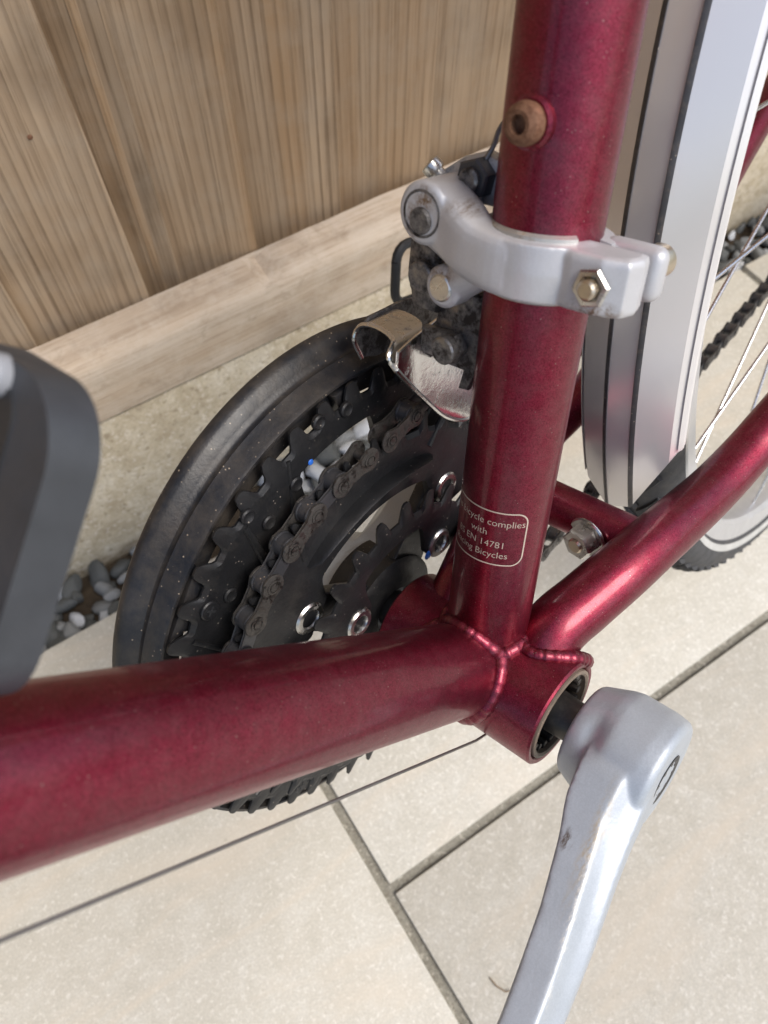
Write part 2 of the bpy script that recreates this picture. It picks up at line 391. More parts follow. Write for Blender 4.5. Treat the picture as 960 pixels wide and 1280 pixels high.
NAIL = (.0447, .3760, .3179)
def fence():
    f = thing('timber_fence', 'weathered brown closeboard timber fence of vertical overlapping boards on a bottom rail', 'fence', (.2, .38, .142))
    o0 = Vector((-.2, -.38, -.142))
    # rail: long squared timber with a worn front arris and one chipped notch
    bm = bmesh.new(); nx = 520; xs = [-2.2 + 5 * i / nx for i in range(nx + 1)]
    prof = [(.3455, .1425), (.3450, .150), (.3450, .184), (.3456, .189), (.3485, .1935), (.356, .1962), (.3716, .1982), (.3722, .1975), (.3722, .1425)]
    rnd = [0.0] * (nx + 1); a = 0
    rows = []
    for i, x in enumerate(xs):
        a = a * .9 + random.gauss(0, .00028); row = []
        for k, (y, z) in enumerate(prof):
            if 1 < k < 7:
                y += a * .8; z += a * .6 if k > 3 else 0
                e = math.exp(-((x - .1485) / .0036) ** 2)
                if k >= 4: z -= e * .0085
                if 3 <= k <= 4: y += e * .003
                if x > .152 and x < .3 and k in (3, 4): z -= .0016
            row.append(bm.verts.new((x, y, z)))
        rows.append(row)
    for r0, r1 in zip(rows, rows[1:]):
        for k in range(len(prof)): bm.faces.new((r0[k], r0[(k + 1) % len(prof)], r1[(k + 1) % len(prof)], r1[k]))
    bm.faces.new(rows[0]); bm.faces.new(rows[-1])
    link('rail', finish(bm, 40), M['rail'], f, o0)
    # boards: (left x, right x, right proud y, left recessed y)
    def board_mesh(w, lean=0):
        bm = bmesh.new(); zs = [0, .35, .8, 1.25, 1.65]
        outline = [(0, .012), (.004, .0105), (w - .0016, 0), (w, .0012), (w, .022), (0, .022)]
        rows = [[bm.verts.new((x + lean * z * (x > w * .5), y, z)) for x, y in outline] for z in zs]
        for r0, r1 in zip(rows, rows[1:]):
            for k in range(6): bm.faces.new((r0[k], r0[(k + 1) % 6], r1[(k + 1) % 6], r1[k]))
        bm.faces.new(rows[0]); bm.faces.new(rows[-1]); return finish(bm, 40)
    std = board_mesh(.0705)
    def put(me, x, y, z=.150):
        b = link('board', me, M['wood'], f); b.location = o0 + Vector((x, y, z)); return b
    put(board_mesh(.0765, -.035), -.0015, .3727)
    put(board_mesh(.067, 0), .0835, .3732)
    put(board_mesh(.0672), .150, .3775); put(board_mesh(.0705), .2165, .3745); put(std, .285, .3755)
    put(board_mesh(.03), .068, .3800)                      # the sliver behind the wide gap
    x = .3545
    while x < 2.2: put(std, x, .3755 + random.uniform(-.001, .001)); x += .068
    x = -.071
    while x > -1.8: put(std, x, .3755 + random.uniform(-.001, .001)); x -= .068
    bm = bmesh.new(); add_lathe(bm, [(.0014, -.002), (.0013, .0003), (.0008, .0006), (0, .0007)], NAIL, (0, -1, 0), 14); link('nail', finish(bm, 40), M['rust'], f, o0)
    # back posts and upper rail carry the boards (behind, unseen from the front)
    bm = bmesh.new(); add_box(bm, (.2, .432, .9), (4.4, .045, .07), bev=.003)
    link('rail', finish(bm, 30), M['rail'], f, o0)
fence()

def dry_stem():
    bm = bmesh.new(); add_tube(bm, [(0, 0, 0), (.0008, -.0056, .001), (.0037, -.0115, .0003), (.0072, -.0127, .0012)], [.0004, .0006, .0005, .0003], 6)
    o = link('dry_stem', finish(bm, 60), M['peb3'], None, STEM_AT)
    o['label'] = 'tiny dry curled plant stem lying on the paving beside the silver crank arm'; o['category'] = 'dry stem'
STEM_AT = (.0475, -.0587, .001)
dry_stem()

# ================================================================== bicycle
BIKE = thing('bicycle', 'maroon metallic bicycle with triple chainset and silver crank standing close to the timber fence', 'bicycle')
XB = Vector((-.92145955, -.18093573, .34377287)); YB = Vector((.28490109, -.91632975, .28136404))
XB.normalize(); YB = (YB - XB * YB.dot(XB)).normalized(); ZB = XB.cross(YB)
RB = Matrix((XB, YB, ZB)).transposed()
BBW = Vector((.07957896, .05175183, .29011363))
BIKE.matrix_world = Matrix.Translation((BBW.x, BBW.y, 0)) @ RB.to_4x4()
LOC = RB.transposed() @ Vector((0, 0, BBW.z))          # bottom bracket in the bicycle's own axes
def part(name, me, m, parent=None, smooth=None):
    if parent is None: return link(name, me, m, BIKE, LOC)
    return link(name, me, m, parent)
def sub(name, bm, m, parent, smooth=35): return link(name, finish(bm, smooth), m, parent)
def pt(name, bm, m, smooth=35): return part(name, finish(bm, smooth), m)

PHI = .5195; TD = Vector((math.cos(PHI), 0, math.sin(PHI))); TW = Vector((-TD.z, 0, TD.x))
RS, RD, RBB = .01400, .0163, .0199
ST0 = .0
# ---- frame tubes
bm = bmesh.new(); add_lathe(bm, [(RS, .012), (RS, .1), (RS, .3), (RS, .53)], (0, 0, 0), (0, 0, 1), 96); SEAT = pt('seat_tube', bm, M['red'], 60)
bm = bmesh.new(); add_lathe(bm, [(RD, .012), (RD, .2), (RD, .64)], (0, 0, 0), TD, 96); DOWN = pt('down_tube', bm, M['red'], 60)
bm = bmesh.new()
add_lathe(bm, [(.0172, .0326), (.0180, .0336), (.0192, .0337), (RBB, .0330), (RBB, -.0330), (.0192, -.0338), (.0170, -.0330), (.0168, -.02), (.0168, .02)], (0, 0, 0), (0, 1, 0), 96, closed=True)
SHELL = pt('bottom_bracket_shell', bm, M['red'], 30)
# bearing cup with splines, and the spindle
bm = bmesh.new(); add_lathe(bm, [(.0171, .0330), (.0170, .0340), (.0160, .0343), (.0152, .0338), (.0150, .0310), (.0150, .012), (.0166, .012)], (0, 0, 0), (0, 1, 0), 64, closed=True)
CUP = sub('bearing_cup', bm, M['cup'], SHELL)
bm = bmesh.new()
for k in range(20):
    a = 2 * PI * k / 20; c = Vector((math.cos(a) * .0142, .0235, math.sin(a) * .0142))
    add_box(bm, c, (.0030, .018, .0023), Matrix.Rotation(-a, 3, 'Y'), bev=.0003, seg=1)
add_lathe(bm, [(.0158, .0148), (0, .0148)], (0, 0, 0), (0, 1, 0), 48)
sub('spline_ring', bm, M['cupdark'], CUP)
bm = bmesh.new(); add_lathe(bm, [(0, -.075), (.0068, -.075), (.0078, -.03), (.0080, .02), (.0074, .036), (.0066, .05), (0, .05)], (0, 0, 0), (0, 1, 0), 40)
pt('spindle', bm, M['spindle'])

# ---- chainstays
CS = [(-.004, .0185, .006), (-.0135, .0186, .0196), (-.027, .022, .0266), (-.0415, .026, .0336), (-.060, .0286, .0382), (-.085, .0305, .0408),
      (-.103, .0320, .0437), (-.122, .0341, .0506), (-.139, .0362, .0600), (-.20, .0435, .0925), (-.30, .056, .146), (-.412, .067, .203)]
def stay(sgn):
    bm = bmesh.new(); p = spline([(x, y * sgn - (.0130 * math.exp(-((x + .09) / .045) ** 2) if sgn < 0 else 0), z - (.0100 * math.exp(-((x + .09) / .045) ** 2) if sgn < 0 else 0)) for x, y, z in CS], 90)
    rad = [.0113 - .0032 * (i / 90) ** 1.3 - (.0032 * math.exp(-((i - 42) / 16) ** 2) if sgn < 0 else 0) for i in range(91)]
    add_tube(bm, p, rad, 40); return pt('chainstay', bm, M['red'], 60)
STAY = stay(1); STAY2 = stay(-1)
bm = bmesh.new(); add_tube(bm, [(-.060, .029, .0352), (-.060, .01, .0352), (-.060, -.01, .0352), (-.060, -.029, .0352)], .0086, 36)
BRIDGE = pt('chainstay_bridge', bm, M['red'], 60)
for s in (1, -1):
    bm = bmesh.new(); add_tube(bm, spline([(-.412, .067 * s, .21), (-.3, .055 * s, .285), (-.15, .036 * s, .38), (-.012, .012 * s, .46)], 24), .0075, 20); pt('seatstay', bm, M['red'], 60)
    bm = bmesh.new(); add_box(bm, (-.416, .067 * s, .205), (.05, .005, .045), bev=.004); pt('dropout', bm, M['red'])

# ---- weld beads: where each tube leaves the shell or its neighbour
def exit_cyl(p, d, r, axis, c=Vector((0, 0, 0))):
    """largest s with p + s d on the cylinder of radius r about axis through c"""
    q = p - c; a1 = d - axis * d.dot(axis); q1 = q - axis * q.dot(axis)
    A = a1.dot(a1); B = q1.dot(a1); Cc = q1.dot(q1) - r * r; D = B * B - A * Cc
    return None if D < 0 else (-B + math.sqrt(D)) / A
def bead(d, r, others, parent, rb=.0027, skip=None, org=Vector((0, 0, 0)), ripple=.00022, closed=True):
    d, e1, e2 = frame_of(d); bm = bmesh.new(); pts = []; n = 200
    for k in range(n + 1):
        a = 2 * PI * k / n; p = org + (e1 * math.cos(a) + e2 * math.sin(a)) * r; s = -1
        for ax, ro in others:
            v = exit_cyl(p, d, ro, Vector(ax).normalized())
            if v is not None: s = max(s, v)
        q = p + d * s
        if skip and skip(q): pts.append(None); continue
        pts.append(q)
    run = []
    def flush():
        if len(run) > 4:
            rr = [rb + ripple * abs(math.sin(i * .5)) + .0003 * math.sin(i * .11) + random.uniform(-.00008, .00008) for i in range(len(run))]
            add_tube(bm, run, rr, 12, flat=1)
    for q in pts:
        if q is None: flush(); run = []
        else: run.append(q)
    flush()
    return sub('weld_bead', bm, M['red'], parent, 60)
bead((0, 0, 1), RS, [((0, 1, 0), RBB), (TD, RD)], SEAT)
bead(TD, RD, [((0, 1, 0), RBB)], DOWN, skip=lambda q: math.hypot(q.x, q.y) < RS + .0004 and q.z > 0)
bead((-.0145, .003, .0075), .0112, [((0, 1, 0), RBB)], STAY, org=Vector((-.006, .0190, .011)), rb=.0024)

# ---- printed compliance label wrapped round the seat tube
def wrap(u, z, off=.00012):
    r = RS + off; a = u / RS; return Vector((r * math.cos(a), r * math.sin(a), z))
bm = bmesh.new(); w2, h2, cr = .0150, .0096, .0035; zc = .0668; ring = []
for cx, cz, a0 in ((w2 - cr, h2 - cr, 0), (-w2 + cr, h2 - cr, PI / 2), (-w2 + cr, -h2 + cr, PI), (w2 - cr, -h2 + cr, 1.5 * PI)):
    for k in range(9): a = a0 + PI / 2 * k / 8; ring.append((cx + cr * math.cos(a), cz + cr * math.sin(a), math.cos(a), math.sin(a)))
dense = []
for i in range(len(ring)):
    p, q = ring[i], ring[(i + 1) % len(ring)]; m = max(1, int(math.hypot(p[0] - q[0], p[1] - q[1]) / .001))
    dense += [tuple(p[j] + (q[j] - p[j]) * s / m for j in range(4)) for s in range(m)]
lw = .00022
A = [bm.verts.new(wrap(x - nx_ * lw, zc + z - nz_ * lw)) for x, z, nx_, nz_ in dense]; B = [bm.verts.new(wrap(x + nx_ * lw, zc + z + nz_ * lw)) for x, z, nx_, nz_ in dense]
for i in range(len(A)): bm.faces.new((A[i], A[(i + 1) % len(A)], B[(i + 1) % len(A)], B[i]))
def text_into(bm, s, size, u0, z, align='CENTER'):
    cu = bpy.data.curves.new('t', 'FONT'); cu.body = s; cu.size = size; cu.align_x = align; cu.resolution_u = 3; cu.offset = -.00003
    o = bpy.data.objects.new('t', cu); C.objects.link(o); dg = bpy.context.evaluated_depsgraph_get()
    me = bpy.data.meshes.new_from_object(o.evaluated_get(dg)); b2 = bmesh.new(); b2.from_mesh(me)
    bmesh.ops.subdivide_edges(b2, edges=[e for e in b2.edges if e.calc_length() > .0012], cuts=1)
    mp = {v: bm.verts.new(wrap(u0 + v.co.x, z + v.co.y)) for v in b2.verts}
    for f in b2.faces:
        try: bm.faces.new([mp[v] for v in f.verts])
        except ValueError: pass
    b2.free(); bpy.data.objects.remove(o); bpy.data.meshes.remove(me); bpy.data.curves.remove(cu)
for s, z in (('This bicycle complies', .0715), ('with', .0676), ('BS EN 14781', .0636), ('Racing Bicycles', .0598)):
    text_into(bm, s, .0033, .0004, z)
sub('compliance_label', bm, M['ink'], SEAT, 0)

# ---- rusty bottle-cage bolt on the seat tube
bm = bmesh.new(); add_lathe(bm, [(.0058, .0122), (.0058, .0143), (.0050, .0149), (.0036, .0149)], (0, 0, .1795), (1, 0, 0), 32)
NUTS = sub('bolt_boss', bm, M['red'], SEAT)
bm = bmesh.new(); add_lathe(bm, [(.0044, .0146), (.0047, .0162), (.0043, .0182), (.0030, .0192), (.0021, .0192), (.0019, .0170), (0, .0170)], (0, 0, .1795), (1, 0, 0), 32)
sub('bolt', bm, M['rust'], SEAT)

# ---- bridge nut
ND = Vector((.95, -.15, -.15)).normalized(); NP = Vector((-.0520, .0072, .0338))
bm = bmesh.new(); add_cyl(bm, NP, ND, .0082, .0014); sub('washer', bm, M['steel'], BRIDGE)
bm = bmesh.new(); add_hex(bm, NP + ND * .0015, ND, .0112, .0058); sub('nut', bm, M['steel'], BRIDGE, 20)
bm = bmesh.new(); add_cyl(bm, NP + ND * .006, ND, .0030, .0022); sub('bolt', bm, M['brass'], BRIDGE)

# ---- gear cable under the down tube
bm = bmesh.new()
add_tube(bm, [TD * -.012 + TW * -.0215 + Vector((0, .0115, 0)), TD * .012 + TW * -.0205 + Vector((0, .0145, 0)), TD * .1 + TW * -.0187 + Vector((0, .0165, 0)), TD * .3 + TW * -.0176 + Vector((0, .0180, 0)), TD * .6 + TW * -.018 + Vector((0, .017, 0))], .00046, 10)
pt('gear_cable', bm, M['cable'])

# ---- chainrings
def smooth01(x): x = max(0, min(1, x)); return x * x * (3 - 2 * x)
ARM = math.radians(29.5)
def dang(a):
    """angle to the nearest spider arm"""
    q = (a - ARM) % (PI / 2); return min(q, PI / 2 - q)
def tooth(a, T, phase, rr, rt, sharp=.44):
    q = ((a - phase) / (2 * PI / T)) % 1.0; q = min(q, 1 - q) * 2     # 0 at tip
    s = 1 - smooth01((q - .05) / sharp); return rr + (rt - rr) * s
def ringmesh(T, phase, rr, rt, rin, yl, yr, per=14, skew=.0, edge=.0008, sharp=.44):
    bm = bmesh.new(); n = T * per; rows = []
    for k in range(n):
        a = phase + 2 * PI * k / n; ro = tooth(a - skew * math.sin(2 * PI * (k / per % 1)) * 2 * PI / T, T, phase, rr, rt, sharp); ri = rin(a)
        ca, sa = math.cos(a), math.sin(a); ym = (yl + yr) / 2
        P = [(ri, yr), (ri, yl), (rr - .0035, yl), ((ro + rr - .0035) / 2, yl - .0000), (ro, ym + edge * .5), (ro, ym - edge * .5), (rr - .0035, yr)]
        rows.append([bm.verts.new((r * ca, y, r * sa)) for r, y in P])
    for i in range(n):
        a, b = rows[i], rows[(i + 1) % n]
        for j in range(7): bm.faces.new((a[j], a[(j + 1) % 7], b[(j + 1) % 7], b[j]))
    return bm
def rin_big(a):
    d = abs(dang(a) - PI / 4); return .0840 - (.0840 - .063) * smooth01((d - math.radians(11)) / math.radians(5))
def rin_mid(a): return .0475 + (.0560 - .0475) * smooth01((dang(a) - math.radians(8)) / math.radians(9))
def rin_small(a): return .0280 + (.0412 - .0280) * smooth01((dang(a) - math.radians(11)) / math.radians(14))
BIG = pt('chainring', ringmesh(48, math.radians(21.6), .0928, .0992, rin_big, -.0523, -.0548, 14, .10), M['black'], 25)
MID = pt('chainring', ringmesh(40, math.radians(34.8), .0772, .0838, rin_mid, -.0415, -.0440, 14, 0), M['black'], 25)
SML = pt('chainring', ringmesh(26, math.radians(71.8), .0488, .0556, rin_small, -.0352, -.0374, 16, .08), M['black'], 25)
# pressed shift ramps and pins on the inner face of the big ring
for px_, pz_ in ((.0520, .0637), (.0300, .0905), (.0402, .0725), (.0690, .0447), (.0178, .0905), (.0600, .0700), (-.02, .088), (.075, -.03), (.04, -.08)):
    bm = bmesh.new(); add_lathe(bm, [(.0026, 0), (.0026, .0011), (.0020, .0015), (.0012, .0010), (0, .0010)], (px_, -.0526, pz_), (0, 1, 0), 18); sub('rivet_pin', bm, M['black'], BIG)
for k in range(4):
    for da, r0, r1, wd_ in ((-16, .066, .091, .0032), (9, .064, .090, .0040), (24, .068, .092, .0026)):
        a = ARM + k * PI / 2 + math.radians(da); a2 = a + math.radians(9)
        bm = bmesh.new(); add_tube(bm, [Vector((r0 * math.cos(a), -.0525, r0 * math.sin(a))), Vector((r1 * math.cos(a2), -.0525, r1 * math.sin(a2)))], [wd_ * .55, wd_ * .3], 10, flat=1); sub('shift_ramp', bm, M['black'], BIG)
for k in range(4):
    a = ARM + k * PI / 2; o_ = Vector((.0887 * math.cos(a), -.0522, .0887 * math.sin(a)))
    bm = bmesh.new(); add_lathe(bm, [(.0034, -.001), (.0034, .0008), (.0030, .0012), (0, .0013)], o_, (0, 1, 0), 28)
    S_ = sub('screw', bm, M['black'], BIG)
    rot = Matrix.Rotation(a + .5, 3, 'Y'); bm = bmesh.new()
    # cross recess as two dark bars let 0.1 mm into the head
    add_box(bm, o_ + Vector((0, .00125, 0)), (.0036, .0003, .0008), rot); add_box(bm, o_ + Vector((0, .00127, 0)), (.0008, .0003, .0036), rot)
# sub() would be a fourth level, so the recess rides on the ring itself
    sub('screw_recess', bm, M['recess'], BIG, 0)
# smooth raised web between the mid ring's teeth and its holes
for k in range(4):
    bm = bmesh.new(); a0 = ARM + math.radians(17) + k * PI / 2; pts = [Vector((.0665 * math.cos(a), -.0415, .0665 * math.sin(a))) for a in [a0 + math.radians(56) * i / 20 for i in range(21)]]
    add_tube(bm, pts, [.0012 + .0046 * math.sin(PI * i / 20) ** .25 for i in range(21)], 14, flat=.14); sub('rib', bm, M['black'], MID)
for a in [math.radians(q) for q in (12, 48, 101, 139, 200, 260, 320)]:
    bm = bmesh.new(); add_tube(bm, [Vector((.0700 * math.cos(a), -.0418, .0700 * math.sin(a))), Vector((.0810 * math.cos(a + .07), -.0422, .0810 * math.sin(a + .07)))], [.0014, .0007], 8); sub('shift_ramp', bm, M['black'], MID)
# ring bolts
for k in range(4):
    a = ARM + k * PI / 2
    for r, yb, R_, ring_ in ((.0523, -.0424, .0062, MID), (.0320, -.0358, .0060, SML)):
        bm = bmesh.new(); o_ = (r * math.cos(a), yb, r * math.sin(a))
        add_lathe(bm, [(R_, -.002), (R_, .0010), (R_ - .0007, .0017), (R_ - .0024, .0017), (R_ - .0028, .0008), (R_ - .0028, -.0022), (0, -.0022)], o_, (0, 1, 0), 32)
        bm2 = bm; sub('ring_bolt', bm2, M['steel'], ring_)
# spider
bm = bmesh.new()
for k in range(4):
    a = ARM + k * PI / 2; c, s = math.cos(a), math.sin(a)
    out = [(.008, -.011), (.030, -.0085), (.050, -.0072), (.0575, -.0052), (.0595, 0), (.0575, .0052), (.050, .0072), (.030, .0085), (.008, .011)]
    add_prism(bm, [(u * c - v * s, u * s + v * c) for u, v in out], -.0445, -.0500, xz, .0008)
add_lathe(bm, [(.010, -.0415), (.0195, -.0415), (.0225, -.0435), (.0225, -.060), (.010, -.060)], (0, 0, 0), (0, 1, 0), 48, closed=True)
pt('spider', bm, M['black'])
# blue assembly-paint dabs
for (x, y, z), r in (((.0335, -.0521, .0775), .0011), ((-.0095, -.0349, .0255), .0021), ((.0415, -.0412, .0115), .0012)):
    bm = bmesh.new(); add_lathe(bm, [(r, 0), (r * .8, .0003), (0, .0004)], (x, y, z), (0, 1, 0), 9); pt('paint_dab', bm, M['blue'])
# chain guard: hoop with an inward lip, tied to the big ring by tabs
bm = bmesh.new()
add_lathe(bm, [(.0982, -.0560), (.0986, -.0553), (.0996, -.0553), (.1002, -.0562), (.1004, -.0600), (.1002, -.0618), (.0991, -.0630), (.0988, -.0640), (.0996, -.0650), (.1016, -.0668), (.1022, -.0686), (.1023, -.0706),
               (.1017, -.0718), (.1000, -.0716), (.0980, -.0700), (.0975, -.0650), (.0968, -.0612), (.0888, -.0605), (.0886, -.0592), (.0958, -.0590), (.0972, -.0582)],
          (0, 0, 0), (0, 1, 0), 160, closed=True)
for v in bm.verts: f_ = smooth01((-.0565 - v.co.y) / .013); v.co.z += .0068 * f_; v.co.x += .0016 * f_      # the hoop sits a little eccentric
GUARD = pt('chain_guard', bm, M['guard'], 35)
for k in range(8):
    bm = bmesh.new()
    a = ARM + k * PI / 4 + (0 if k % 2 == 0 else .12); c, s = math.cos(a), math.sin(a); w_ = .009 if k % 2 == 0 else .004
    out = [(.083, -w_ * .7), (.093, -w_), (.0965, -w_ * 1.5), (.0965, w_ * 1.5), (.093, w_), (.083, w_ * .7)]
    add_prism(bm, [(u * c - v * s, u * s + v * c) for u, v in out], -.0553, -.0592, xz, .0006)
    sub('guard_tab', bm, M['guard'], GUARD)

# ---- chain: one link object per half-link, sharing two meshes
AX = Vector((-.412, -.005, .203))
RC, YC, PITCH = .0803, -.0427, .0127
def chain_path():
    P = []
    a0, a1 = math.radians(80), math.radians(-112)            # over the front of the ring, clockwise
    n = 60
    for i in range(n + 1): a = a0 + (a1 - a0) * i / n; dr = smooth01((math.radians(14) - a) / math.radians(60)); rc = RC - .0165 * dr; P.append(Vector((rc * math.cos(a), YC + .003 * dr, rc * math.sin(a))))
    J = Vector((-.405, -.045, .068)); rj = .021; d = (J - P[-1])
    for i in range(1, 12): P.append(P[-1].lerp(P[-1], 0) if False else P[n].lerp(J + Vector((.008, 0, -rj)), i / 11))
    for i in range(1, 8): a = math.radians(-70 - 150 * i / 7); P.append(J + Vector((rj * math.cos(a), 0, rj * math.sin(a))))
    c = AX.copy(); c.y = -.045; rs_ = .034
    for i in range(0, 9): a = math.radians(215 - 130 * i / 8); P.append(c + Vector((rs_ * math.cos(a), 0, rs_ * math.sin(a))))
    P.append(P[0]); return P
def resample(P, step, start):
    out = []; acc = -start
    for p, q in zip(P, P[1:]):
        l = (q - p).length; t = -acc if acc < 0 else (step - acc % step) % step
        x = acc
        s = math.ceil(max(acc, 0) / step - 1e-9) * step
        while s <= acc + l: out.append(p.lerp(q, (s - acc) / l if l else 0)); s += step
        acc += l
    return out
a_pin = math.radians(75.7); start = (math.radians(80) - a_pin) * RC
PINS = resample(chain_path(), PITCH, start)
def eight(l, r, waist, n=11):
    o = []
    for k in range(n): a = PI / 2 + PI * k / (n - 1); o.append((r * math.cos(a), r * math.sin(a)))
    o += [(l * .3, -waist), (l * .7, -waist)]
    for k in range(n): a = -PI / 2 + PI * k / (n - 1); o.append((l + r * math.cos(a), r * math.sin(a)))
    o += [(l * .7, waist), (l * .3, waist)]; return o
bm = bmesh.new()
for s in (1, -1):
    add_prism(bm, eight(PITCH, .0043, .0025), s * .0026, s * .0035, lambda u, v, d: Vector((u, d, v)), .0002)
    for x in (0, PITCH): add_lathe(bm, [(.0025, -.0002), (.0025, .0003), (.0019, .0004), (.0018, .0001), (.0014, .0001), (.0014, .0005), (0, .0006)], (x, s * .0035, 0), (0, s, 0), 12)
OUTER = finish(bm, 30); OUTER.materials.append(M['chainplate'])
bm = bmesh.new()
for s in (1, -1): add_prism(bm, eight(PITCH, .0042, .0024), s * .0016, s * .0025, lambda u, v, d: Vector((u, d, v)), .0002)
for x in (0, PITCH): add_lathe(bm, [(.0039, -.0016), (.0039, .0016)], (x, 0, 0), (0, 1, 0), 16)
INNER = finish(bm, 30); INNER.materials.append(M['roller'])
bm = bmesh.new(); add_cyl(bm, (PINS[0].x, PINS[0].y - .003, PINS[0].z), (0, 1, 0), .0017, .006); CHAIN = pt('chain', bm, M['chainplate'])
for k in range(len(PINS) - 1):
    p, q = PINS[k], PINS[k + 1]; d = (q - p); a = math.atan2(d.z, d.x)
    o = link('chain_link', OUTER if k % 2 == 0 else INNER, None, CHAIN); o.location = p; o.rotation_euler = (0, -a, 0)

# ---- crank arms: boss and arm grown into one alloy body
def crank_mesh():
    bm = bmesh.new()
    add_lathe(bm, [(0, .0415), (.0148, .0415), (.0160, .0424), (.0196, .0515), (.0203, .0545), (.0203, .0655), (.0196, .0700), (.0180, .0716), (0, .0716)], (0, 0, 0), (0, 1, 0), 64)
    tab = [(-.004, .0505, .0655, .0712, .0185), (.012, .0505, .0640, .0722, .0182), (.024, .0522, .0645, .0735, .0158), (.035, .0566, .0674, .0752, .0140), (.0543, .0623, .0722, .0789, .0122),
           (.0714, .0660, .0760, .0815, .0116), (.0845, .0687, .0782, .0832, .0113), (.11, .0722, .0812, .0858, .0112), (.14, .075, .084, .088, .0115), (.158, .076, .086, .089, .0128), (.176, .0765, .0875, .0895, .0135), (.185, .077, .087, .089, .0085)]
    rows = []
    n = 56
    for i in range(n + 1):
        u = -.004 + .189 * i / n; yi, yc, yo, t = lerp_tab(tab, u)
        k_ = .62 - .46 * smooth01((u - .01) / .075); sec = [(yi, t), (yc, t), (yc + (yo - yc) * .5 - .0003, (t + t * k_) * .5 - .0004), (yo, t * k_), (yo, -t * .2), (yc - .001, -t), (yi - .0035, -t)]
        rows.append([bm.verts.new((u, y, v)) for y, v in sec])
    for a, b in zip(rows, rows[1:]):
        for k in range(7): bm.faces.new((a[k], a[(k + 1) % 7], b[(k + 1) % 7], b[k]))
    bm.faces.new(rows[0]); bm.faces.new(rows[-1])
    me = remeshed(bm, .00065, 8)
    for v in me.vertices:                                       # cast scoop beside the boss
        q = v.co - Vector((.0045, .0500, .0165)); k = math.exp(-((q.x / .0065) ** 2 + (q.y / .0035) ** 2 + (q.z / .006) ** 2)); v.co.z -= .0022 * k
    return me
CM = crank_mesh()
LA = math.radians(-27)                                     # left arm forward, near level
RA = math.radians(154)
def crank(mesh, ang, side):
    o = part('crank_arm', mesh, M['crank']); o.rotation_euler = (0, -ang, 0)
    if side < 0:
        me = mesh.copy()
        for v in me.vertices: v.co.y = -v.co.y - .002
        me.flip_normals(); o.data = me
    return o
CR = crank(CM, LA, 1); CR2 = crank(CM, RA, -1)
bm = bmesh.new(); add_lathe(bm, [(.0088, .0700), (.0088, .0719), (.0078, .0719), (.0064, .0716), (.0064, .0700)], (0, 0, 0), (0, 1, 0), 32, closed=True)
sub('crank_cap', bm, M['recess'], CR)
bm = bmesh.new()
for k in range(8):
    a = k * PI / 4; add_box(bm, (math.cos(a) * .0066, .0712, math.sin(a) * .0066), (.0022, .0012, .0012), Matrix.Rotation(-a, 3, 'Y'))
add_cyl(bm, (0, .0695, 0), (0, 1, 0), .0045, .002)
sub('crank_bolt', bm, M['dirtysteel'], CR)
bm = bmesh.new(); add_lathe(bm, [(0, -.0745), (.009, -.0745), (.009, -.0715), (0, -.0715)], (0, 0, 0), (0, 1, 0), 24); sub('crank_bolt', bm, M['dirtysteel'], CR2)
# pedals: axle, body and cage loop at each end
def pedal(ang, side):
    e = Vector((.166 * math.cos(ang), 0, .166 * math.sin(ang))); y0 = .090 * side
    bm = bmesh.new(); add_lathe(bm, [(0, 0), (.0085, 0), (.0085, .006), (.011, .010), (.0095, .03), (.0060, .046), (0, .048)], e + Vector((0, y0, 0)), (0, side, 0), 28)
    b = pt('pedal', bm, M['recess'])
    def loop(y, hw, hh):
        pts = []
        for cx, cz, a0 in ((hw - .008, hh - .008, 0), (-hw + .008, hh - .008, PI / 2), (-hw + .008, -hh + .008, PI), (hw - .008, -hh + .008, 1.5 * PI)):
            for k in range(5): a = a0 + PI / 8 * k; pts.append(e + Vector((cx + .008 * math.cos(a), y, cz + .008 * math.sin(a))))
        bm = bmesh.new(); add_tube(bm, pts + pts[:1], .0026, 10); return bm
    for y, hw, hh in ((y0 + .012 * side, .019, .0155), (y0 + .070 * side, .019, .0155)): sub('pedal_cage', loop(y, hw, hh), M['recess'], b)
    for s in (1, -1):
        bm = bmesh.new(); add_box(bm, e + Vector((.019 * s, y0 + .036 * side, 0)), (.005, .046, .006), bev=.002); sub('pedal_bar', bm, M['recess'], b)
pedal(LA, 1); pedal(RA, -1)

# ---- front derailleur
for c_, h_ in (((.0168, -.0262, .1590), (.006, .0040, .0045)), ((.0168, -.0300, .1530), (.006, .0030, .0060)), ((.012, -.016, .158), (.008, .006, .003)), ((.0125, -.0215, .140), (.004, .006, .003)), ((.0120, .0225, .1420), (.006, .008, .0035))):
    scuff(M['silver'], (.17, .11, .065), c_, 0, h_, 520, .42, .60)
bm = bmesh.new()
ZC, HB = .1478, .0074
def ringseg(bm, r0, r1, z0, z1, a0, a1, seg=48):
    add_lathe(bm, [(r0, z0), (r1, z0 + .0006), (r1 + .0004, (z0 + z1) / 2), (r1, z1 - .0006), (r0, z1)], (0, 0, 0), (0, 0, 1), seg, closed=True, e1=(1, 0, 0), ang=(math.radians(a0), math.radians(a1)))
ringseg(bm, RS - .0001, .0176, ZC - HB, ZC + HB, -120, 78)
add_prism(bm, [(.0, .010), (.0118, .0075), (.0128, .0150), (.0122, .0225), (.0096, .0282), (.0048, .0295), (.0004, .0285)], ZC - HB + .0002, ZC + HB - .0006, lambda u, v, d: Vector((u, v, d)), .0016)
